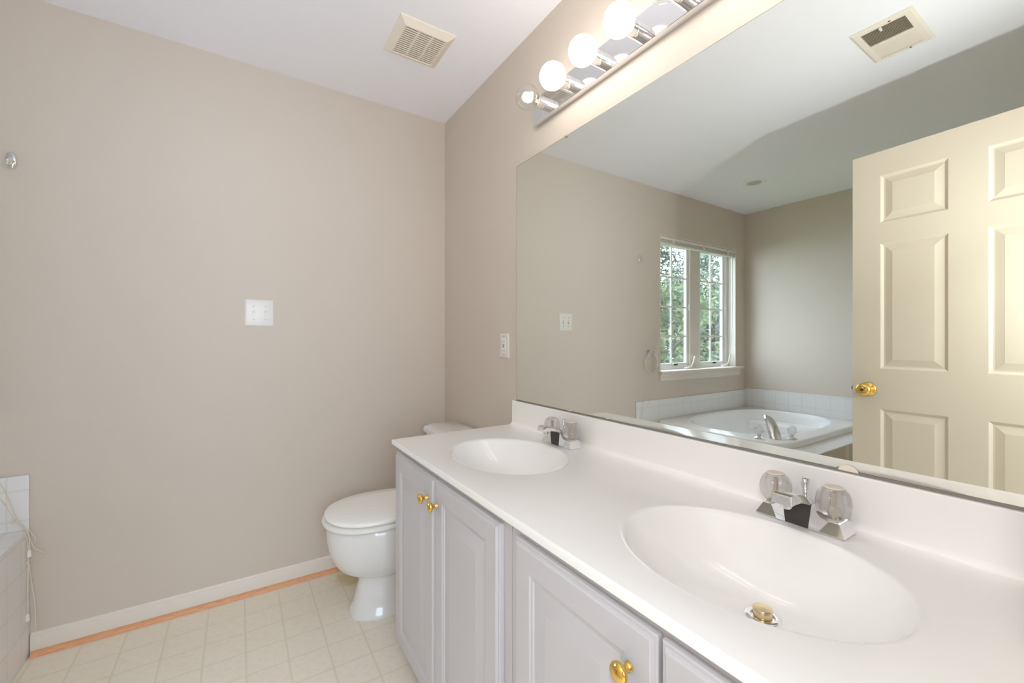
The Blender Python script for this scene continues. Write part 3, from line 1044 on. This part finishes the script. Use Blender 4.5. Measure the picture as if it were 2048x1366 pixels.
# supply register, seen in the mirror
reg = thing('air_register', 'almond louvered air register on the ceiling, reflected at the top of the mirror', 'vent', (-1.295, -1.674, H))
rx0, rx1, ry0, ry1 = -1.447, -1.142, -1.774, -1.574
bm = B()
def rz2(i, z):
    return [Vector((rx0 + i, ry0 + i, z)), Vector((rx1 - i, ry0 + i, z)), Vector((rx1 - i, ry1 - i, z)), Vector((rx0 + i, ry1 - i, z))]
rings(bm, [rz2(0, H), rz2(0, H - 0.002), rz2(0.010, H - 0.007), rz2(0.030, H - 0.007), rz2(0.030, H - 0.002)], cap0=True, cap1=False)
build('frame', bm, M['almond'], reg, smooth=0)
bm = B(); box(bm, rx0 + 0.03, rx1 - 0.03, ry0 + 0.03, ry1 - 0.03, H - 0.0016, H - 0.001); build('inside', bm, M['almond_dark'], reg, smooth=0)
bm = B()
nb = 24
for k in range(nb):
    q = (k + 0.5) / nb
    x = rx0 + 0.03 + (rx1 - rx0 - 0.06) * q
    # the bank nearer the vanity leans away, the other leans towards it
    d = -0.0042 if q < 0.5 else 0.0042
    if abs(q - 0.5) < 0.03:
        continue
    t = [(x - 0.0008 - d, H - 0.002), (x + 0.0008 - d, H - 0.002), (x + 0.0008 + d * 0.2, H - 0.0072), (x - 0.0008 + d * 0.2, H - 0.0072)]
    prism(bm, [(p[0], p[1]) for p in t], 'Y', ry0 + 0.03, ry1 - 0.03)
xc = (rx0 + rx1) / 2
box(bm, xc - 0.008, xc + 0.008, ry0 + 0.028, ry1 - 0.028, H - 0.0075, H - 0.004)
build('louvers', bm, M['almond'], reg, smooth=0)
bm = B(); box(bm, rx1 - 0.048, rx1 - 0.024, -1.672, -1.664, H - 0.016, H - 0.0068, 0.002); build('lever', bm, M['almond'], reg)
for x in (rx0 + 0.018, rx1 - 0.018):
    bm = B(); lathe(bm, [(0.0, 0.0), (0.004, 0.0), (0.004, 0.0015), (0.002, 0.0025), (0, 0.0025)], (x, -1.70, H - 0.0068), axis=(0, 0, -1), seg=12); build('screw', bm, M['almond_dark'], reg)

# recessed light over the tub
rl = thing('recessed_light', 'round recessed ceiling light above the bathtub', 'light fixture', (-2.49, -0.505, H))
bm = B(); lathe(bm, [(0.085, 0), (0.085, 0.003), (0.079, 0.006), (0.060, 0.005), (0.054, 0.002), (0.053, 0.001)], (-2.49, -0.505, H), axis=(0, 0, -1), seg=48); build('trim_ring', bm, M['plastic'], rl, smooth=30)
bm = B(); lathe(bm, [(0.0, 0.0005), (0.0525, 0.0005), (0.0525, 0.0025), (0.03, 0.004), (0.0, 0.0045)], (-2.49, -0.505, H), axis=(0, 0, -1), seg=48)
M['lens'] = mat('frosted_lens', (196, 196, 192), 0.4)
build('lens', bm, M['lens'], rl, smooth=30)

# ------------------------------------------------------------------ switch plate, outlet, hook, towel ring
sw = thing('light_switch', 'white double toggle switch plate on the wall across from the doorway', 'light switch', (-0.9325, 0, 1.295))
bm = B()
def plate(bm, c, wx, wz, th, bevel):
    x0, x1, z0, z1 = c[0] - wx / 2, c[0] + wx / 2, c[1] - wz / 2, c[1] + wz / 2
    rr = []
    for i, y in ((0, 0), (0, -th * 0.45), (bevel * 0.35, -th * 0.8), (bevel, -th)):
        rr.append([Vector((x0 + i, y, z0 + i)), Vector((x1 - i, y, z0 + i)), Vector((x1 - i, y, z1 - i)), Vector((x0 + i, y, z1 - i))])
    rings(bm, rr)
plate(bm, (-0.9325, 1.295), 0.117, 0.124, 0.0065, 0.010)
build('plate', bm, M['plate'], sw, smooth=12)
for x in (-0.956, -0.909):
    bm = B(); box(bm, x - 0.0052, x + 0.0052, -0.0068, -0.0063, 1.283, 1.307); build('slot', bm, M['grey'], sw, smooth=0)
    bm = B()
    rings(bm, [[Vector((x - 0.0044, -0.0065, z)) for z in (1.288,)] + [Vector((x + 0.0044, -0.0065, 1.288)), Vector((x + 0.0044, -0.0065, 1.304)), Vector((x - 0.0044, -0.0065, 1.304))],
               [Vector((x - 0.0036, -0.0165, 1.283)), Vector((x + 0.0036, -0.0165, 1.283)), Vector((x + 0.0036, -0.0165, 1.291)), Vector((x - 0.0036, -0.0165, 1.291))]])
    build('toggle', bm, M['plastic'], sw, smooth=0)
    for z in (1.265, 1.325):
        bm = B(); lathe(bm, [(0, 0), (0.0032, 0), (0.003, 0.0012), (0, 0.0014)], (x, -0.0064, z), axis=(0, -1, 0), seg=14); build('screw', bm, M['grey'], sw)

ol = thing('wall_outlet', 'white outlet with test buttons on the wall beside the mirror', 'outlet', (0, -0.6655, 1.1435))
bm = B()
y0, y1, z0, z1 = -0.7015, -0.6295, 1.0885, 1.1985
rr = []
for i, x in ((0, 0), (0, -0.003), (0.0025, -0.0055), (0.006, -0.0065)):
    rr.append([Vector((x, y0 + i, z0 + i)), Vector((x, y1 - i, z0 + i)), Vector((x, y1 - i, z1 - i)), Vector((x, y0 + i, z1 - i))])
rings(bm, rr)
build('plate', bm, M['plate'], ol, smooth=12)
bm = B(); box(bm, -0.0085, -0.006, -0.682, -0.649, 1.110, 1.177, 0.001); build('receptacle', bm, M['plastic'], ol, smooth=0)
for z in (1.139, 1.147):
    bm = B(); box(bm, -0.0098, -0.0083, -0.672, -0.659, z - 0.003, z + 0.003, 0.0006); build('button', bm, M['grey'], ol, smooth=0)
for zc in (1.121, 1.165):
    bm = B()
    box(bm, -0.0088, -0.0083, -0.6725, -0.6708, zc - 0.004, zc + 0.004)
    box(bm, -0.0088, -0.0083, -0.6602, -0.6585, zc - 0.0035, zc + 0.0035)
    build('slot', bm, M['dark'], ol, smooth=0)
for z in (1.1010, 1.186):
    bm = B(); lathe(bm, [(0, 0), (0.003, 0), (0.0028, 0.001), (0, 0.0012)], (-0.0063, -0.6655, z), axis=(-1, 0, 0), seg=12); build('screw', bm, M['grey'], ol)

hk = thing('robe_hook', 'oval chrome robe hook on the wall between window and switch', 'hook', (-1.709, 0, 1.823))
bm = B(); lathe(bm, [(0, 0), (0.0215, 0), (0.0215, 0.003), (0.0190, 0.006), (0.012, 0.008), (0, 0.0085)], (-1.709, -0.0003, 1.823), axis=(0, -1, 0), seg=40, sx=0.72, sy=1.45)
build('rosette', bm, M['chrome'], hk, smooth=50)
bm = B(); tube(bm, [(-1.709, -0.006, 1.830), (-1.709, -0.014, 1.820), (-1.709, -0.020, 1.808), (-1.709, -0.027, 1.806), (-1.709, -0.030, 1.814)], [0.007, 0.0065, 0.006, 0.0055, 0.006], seg=16)
lathe(bm, [(0, -0.005), (0.005, -0.004), (0.007, 0), (0.005, 0.005), (0, 0.006)], (-1.709, -0.030, 1.816), seg=20)
build('hook', bm, M['chrome'], hk, smooth=60)

tr_ = thing('towel_ring', 'chrome towel ring on the wall by the window sill', 'towel ring', (-1.815, 0, 1.062))
bm = B(); lathe(bm, [(0, 0), (0.027, 0), (0.027, 0.004), (0.020, 0.008), (0.012, 0.010), (0.009, 0.018), (0.009, 0.040), (0.013, 0.044), (0.016, 0.052), (0.013, 0.060), (0, 0.063)], (-1.82, -0.0003, 1.062), axis=(0, -1, 0), seg=36)
build('rosette', bm, M['chrome'], tr_, smooth=45)
bm = B(); tube(bm, [(-1.82 + 0.075 * math.sin(a), -0.030, 1.062 - 0.073 - 0.005 + 0.075 * math.cos(a)) for a in [2 * PI * k / 40 for k in range(40)]], 0.004, seg=10, smooth=False, closed=True)
build('ring', bm, M['chrome'], tr_, smooth=60)

# ------------------------------------------------------------------ toilet
TYC = -0.400
toi = thing('toilet', 'white two piece toilet between the vanity and the wall', 'toilet', (-0.4, TYC, 0))
NT = 56


def egg(xf, xb, hw, z, n=2.2, widest=0.45):
    """rounded plan: front xf, back xb, half width hw"""
    out = []
    xc_ = xf + (xb - xf) * widest
    for k in range(NT):
        a = 2 * PI * k / NT
        c, s = math.cos(a), math.sin(a)
        L_ = (xb - xc_) if c > 0 else (xc_ - xf)
        out.append(Vector((xc_ + L_ * math.copysign(abs(c) ** (2 / n), c), TYC + hw * math.copysign(abs(s) ** (2 / n), s), z)))
    return out


bm = B()
rings(bm, [egg(-0.618, -0.16, 0.112, 0.0, 2.6), egg(-0.620, -0.16, 0.114, 0.006, 2.6), egg(-0.612, -0.16, 0.108, 0.016, 2.6), egg(-0.600, -0.16, 0.098, 0.040, 2.6), egg(-0.590, -0.16, 0.088, 0.08, 2.5),
           egg(-0.580, -0.15, 0.082, 0.12, 2.4), egg(-0.578, -0.14, 0.081, 0.145, 2.3), egg(-0.588, -0.13, 0.088, 0.160, 2.2), egg(-0.622, -0.11, 0.118, 0.176, 2.1), egg(-0.655, -0.09, 0.145, 0.20, 2.1), egg(-0.680, -0.07, 0.163, 0.235, 2.1),
           egg(-0.698, -0.05, 0.175, 0.28, 2.15), egg(-0.706, -0.04, 0.180, 0.33, 2.2), egg(-0.708, -0.035, 0.182, 0.37, 2.2), egg(-0.704, -0.035, 0.180, 0.390, 2.2), egg(-0.690, -0.045, 0.170, 0.397, 2.2)], cap0=True, cap1=True)
bowl = build('bowl', bm, M['porcelain'], toi, smooth=60)
for s_ in (-1, 1):
    bm = B(); box(bm, -0.36, -0.18, TYC + s_ * 0.091 - 0.013, TYC + s_ * 0.091 + 0.013, 0.05, 0.13, 0.012, 3)
    build('trapway', bm, M['porcelain'], toi, smooth=60)
bm = B()
rings(bm, [egg(-0.714, -0.25, 0.182, 0.3985, 2.2), egg(-0.722, -0.245, 0.189, 0.402, 2.2), egg(-0.7245, -0.243, 0.191, 0.408, 2.2), egg(-0.722, -0.245, 0.189, 0.415, 2.2), egg(-0.712, -0.25, 0.181, 0.4195, 2.2)])
build('seat', bm, M['plastic'], toi, smooth=60)
bm = B()
rings(bm, [egg(-0.706, -0.25, 0.178, 0.4240, 2.2), egg(-0.713, -0.245, 0.185, 0.4265, 2.2), egg(-0.715, -0.243, 0.187, 0.4325, 2.2), egg(-0.712, -0.245, 0.185, 0.4390, 2.2), egg(-0.703, -0.25, 0.178, 0.4430, 2.2), egg(-0.62, -0.29, 0.12, 0.4455, 2.2)])
build('lid', bm, M['lid'], toi, smooth=60)
for s_ in (-1, 1):
    bm = B(); box(bm, -0.262, -0.222, TYC + s_ * 0.075 - 0.02, TYC + s_ * 0.075 + 0.02, 0.398, 0.436, 0.006, 3); build('hinge', bm, M['plastic'], toi, smooth=40)


def rrect(x0, x1, y0, y1, z, r):
    out = []
    for (cx_, cy_, a0) in ((x1 - r, y1 - r, 0), (x0 + r, y1 - r, PI / 2), (x0 + r, y0 + r, PI), (x1 - r, y0 + r, 1.5 * PI)):
        for k in range(9):
            a = a0 + PI / 2 * k / 8
            out.append(Vector((cx_ + r * math.cos(a), cy_ + r * math.sin(a), z)))
    return out


bm = B()
hwT = 0.232
rings(bm, [rrect(-0.165, -0.022, TYC - hwT + 0.035, TYC + hwT - 0.035, 0.400, 0.05), rrect(-0.185, -0.016, TYC - hwT + 0.018, TYC + hwT - 0.018, 0.425, 0.05), rrect(-0.196, -0.014, TYC - hwT, TYC + hwT, 0.675, 0.045), rrect(-0.196, -0.014, TYC - hwT, TYC + hwT, 0.693, 0.045)])
build('tank', bm, M['porcelain'], toi, smooth=50)
bm = B()
w = hwT + 0.010
rings(bm, [rrect(-0.206, -0.012, TYC - w + 0.004, TYC + w - 0.004, 0.6935, 0.05), rrect(-0.212, -0.010, TYC - w, TYC + w, 0.698, 0.055), rrect(-0.212, -0.010, TYC - w, TYC + w, 0.712, 0.055), rrect(-0.206, -0.013, TYC - w + 0.005, TYC + w - 0.005, 0.722, 0.052), rrect(-0.180, -0.025, TYC - w + 0.024, TYC + w - 0.024, 0.7265, 0.045)])
build('tank_lid', bm, M['porcelain'], toi, smooth=50)
bm = B(); lathe(bm, [(0, 0), (0.012, 0), (0.012, 0.01), (0, 0.012)], (-0.196, TYC + 0.15, 0.63), axis=(-1, 0, 0), seg=16)
tube(bm, [(-0.212, TYC + 0.155, 0.63), (-0.216, TYC + 0.11, 0.628), (-0.216, TYC + 0.07, 0.624)], [0.006, 0.0055, 0.007], seg=10)
build('flush_lever', bm, M['chrome'], toi)

# ------------------------------------------------------------------ open door leaf, seen in the mirror
dl = bpy.data.objects.new('door_1', None)
COL.objects.link(dl)
struct(dl, 'open cream six panel door with a brass knob, reflected in the mirror')
DW, DH, DT = 0.772, 2.025, 0.035
hinge = Vector((-1.412, -2.252, 0.008))
free = Vector((-1.468, -1.481, 0.008))
ud = (free - hinge).normalized()
ang = math.atan2(ud.y, ud.x)
dl.location = hinge
dl.rotation_euler = (0, 0, ang)
# local: x along the leaf, +(-y) is the face towards the vanity
st, pw, ml = 0.107, 0.223, 0.112
xs = [st, st + pw, st + pw + ml, st + pw + ml + pw]
zs = [0.20, 0.846, 1.030, 1.602, 1.697, 1.912]
loops = [(0.005, -0.0030), (0.010, -0.0072), (0.015, -0.0075), (0.040, -0.0022), (0.042, -0.0014)]
bm = B()
paneled(bm, (0, 0, 0), (1, 0, 0), (0, 0, 1), (0, -1, 0), DW, DH, xs, zs, {(i, j) for i in (1, 3) for j in (1, 3, 5)}, loops, [(0, -0.001), (0.001, 0)], DT)
leaf = build('leaf', bm, M['door'], dl, smooth=12, local=True)
kx, kz = DW - 0.062, 0.932
for s_, yy in ((-1, 0.0), (1, DT)):
    bm = B(); lathe(bm, [(0, 0), (0.032, 0), (0.032, 0.003), (0.028, 0.008), (0.016, 0.011), (0.012, 0.018), (0.012, 0.028), (0.019, 0.034), (0.0265, 0.042), (0.0285, 0.050), (0.0270, 0.057), (0.021, 0.0625), (0.010, 0.064), (0, 0.064)], (kx, yy, kz), axis=(0, s_, 0), seg=40)
    kb = build('door_knob', bm, M['brass'], dl, smooth=50, local=True)
    if s_ < 0:
        bm = B(); lathe(bm, [(0, 0.0635), (0.006, 0.0635), (0.006, 0.066), (0.003, 0.067), (0, 0.067)], (kx, yy, kz), axis=(0, s_, 0), seg=16)
        build('lock_button', bm, M['dark'], kb, local=True)
bm = B(); box(bm, DW - 0.0005, DW + 0.002, 0.006, 0.029, kz - 0.03, kz + 0.03); box(bm, DW, DW + 0.010, 0.011, 0.024, kz - 0.009, kz + 0.009, 0.003)
build('latch', bm, M['grey'], dl, local=True, smooth=0)
for z in (0.22, 1.05, 1.82):
    bm = B(); lathe(bm, [(0, -0.045), (0.006, -0.045), (0.006, 0.045), (0, 0.045)], (-0.004, -0.004, z), seg=12)
    build('hinge', bm, M['brass'], dl, local=True)

# door casing on the bathroom side, and the lining of the opening
bm = B()
for a in ((DX0 - 0.057, DX0, 0, 2.117), (DX1, DX1 + 0.057, 0, 2.117), (DX0, DX1, 2.06, 2.117)):
    box(bm, a[0], a[1], YN, YN + 0.014, a[2], a[3], 0.003)
struct(build('trim_2', bm, M['trim'], smooth=20))

# ------------------------------------------------------------------ trees and ground outside the window
bm = B(); box(bm, -30, 12, 0.6, 30, -3.1, -3.0); struct(build('ground', bm, M['grass'], smooth=0))
rnd = random.Random(4)


def tree(x, y, label, mkey, r, zc, n, hz):
    t = thing('tree', label, 'tree', (x, y, -3.0), 'trees outside the window')
    bm = B()
    tube(bm, [(x, y, -3.0), (x + 0.08, y, -1.0), (x - 0.05, y + 0.1, 1.2), (x + 0.05, y, zc + 0.6)], [0.16, 0.13, 0.10, 0.05], seg=10)
    for k in range(9):
        a = rnd.uniform(0, 2 * PI)
        z = rnd.uniform(-0.8, zc + 0.8)
        tube(bm, [(x, y, z), (x + 0.6 * r * math.cos(a), y + 0.6 * r * math.sin(a), z + 0.5), (x + r * math.cos(a), y + r * math.sin(a), z + 0.7)], [0.05, 0.035, 0.012], seg=6, sub=3)
    build('trunk', bm, M['bark'], t, smooth=60)
    vs, fs = [], []
    clumps = []
    for _ in range(70):
        while True:
            p = Vector((rnd.uniform(-1, 1), rnd.uniform(-1, 1), rnd.uniform(-1, 1)))
            if 0.25 < p.length < 1:
                break
        clumps.append(Vector((x + p.x * r, y + p.y * r, zc + p.z * hz)))
    for _ in range(n):
        c = rnd.choice(clumps)
        p = c + Vector((rnd.gauss(0, 0.26), rnd.gauss(0, 0.26), rnd.gauss(0, 0.24)))
        a = Vector((rnd.uniform(-1, 1), rnd.uniform(-1, 1), rnd.uniform(-0.8, 0.4))).normalized()
        q = a.cross(Vector((rnd.uniform(-1, 1), rnd.uniform(-1, 1), rnd.uniform(-1, 1)))).normalized()
        s = rnd.uniform(0.05, 0.10)
        i = len(vs)
        off = Vector((x, y, -3.0))
        vs += [p - off - a * s, p - off + q * s * 0.45, p - off + a * s, p - off - q * s * 0.45]
        fs.append((i, i + 1, i + 2, i + 3))
    me = bpy.data.meshes.new('foliage')
    me.from_pydata([tuple(v) for v in vs], [], fs)
    me.materials.append(M[mkey])
    o = bpy.data.objects.new('foliage', me)
    COL.objects.link(o)
    o.parent = t
    return t


tree(-8.1, 4.6, 'bushy tree with fresh green leaves close outside the window', 'leaf_b', 1.3, 0.1, 15000, 2.7)
tree(-10.9, 4.7, 'grey green tree close outside the window beside the fresh green one', 'leaf_a', 1.35, 0.6, 16000, 2.9)
tree(-5.2, 4.6, 'grey green tree standing outside beyond the wall with the robe hook', 'leaf_a', 1.3, -0.4, 6000, 2.6)
tree(-11.8, 8.2, 'tall far tree filling the gap between the two close trees outside', 'leaf_a', 1.6, 1.7, 15000, 3.8)
tree(-15.1, 8.2, 'tall far tree behind the close grey green tree outside the window', 'leaf_a', 1.6, 1.7, 15000, 3.8)
tree(-18.4, 8.4, 'tallest far tree at the end of the row outside the window', 'leaf_b', 1.6, 0.8, 5000, 3.6)
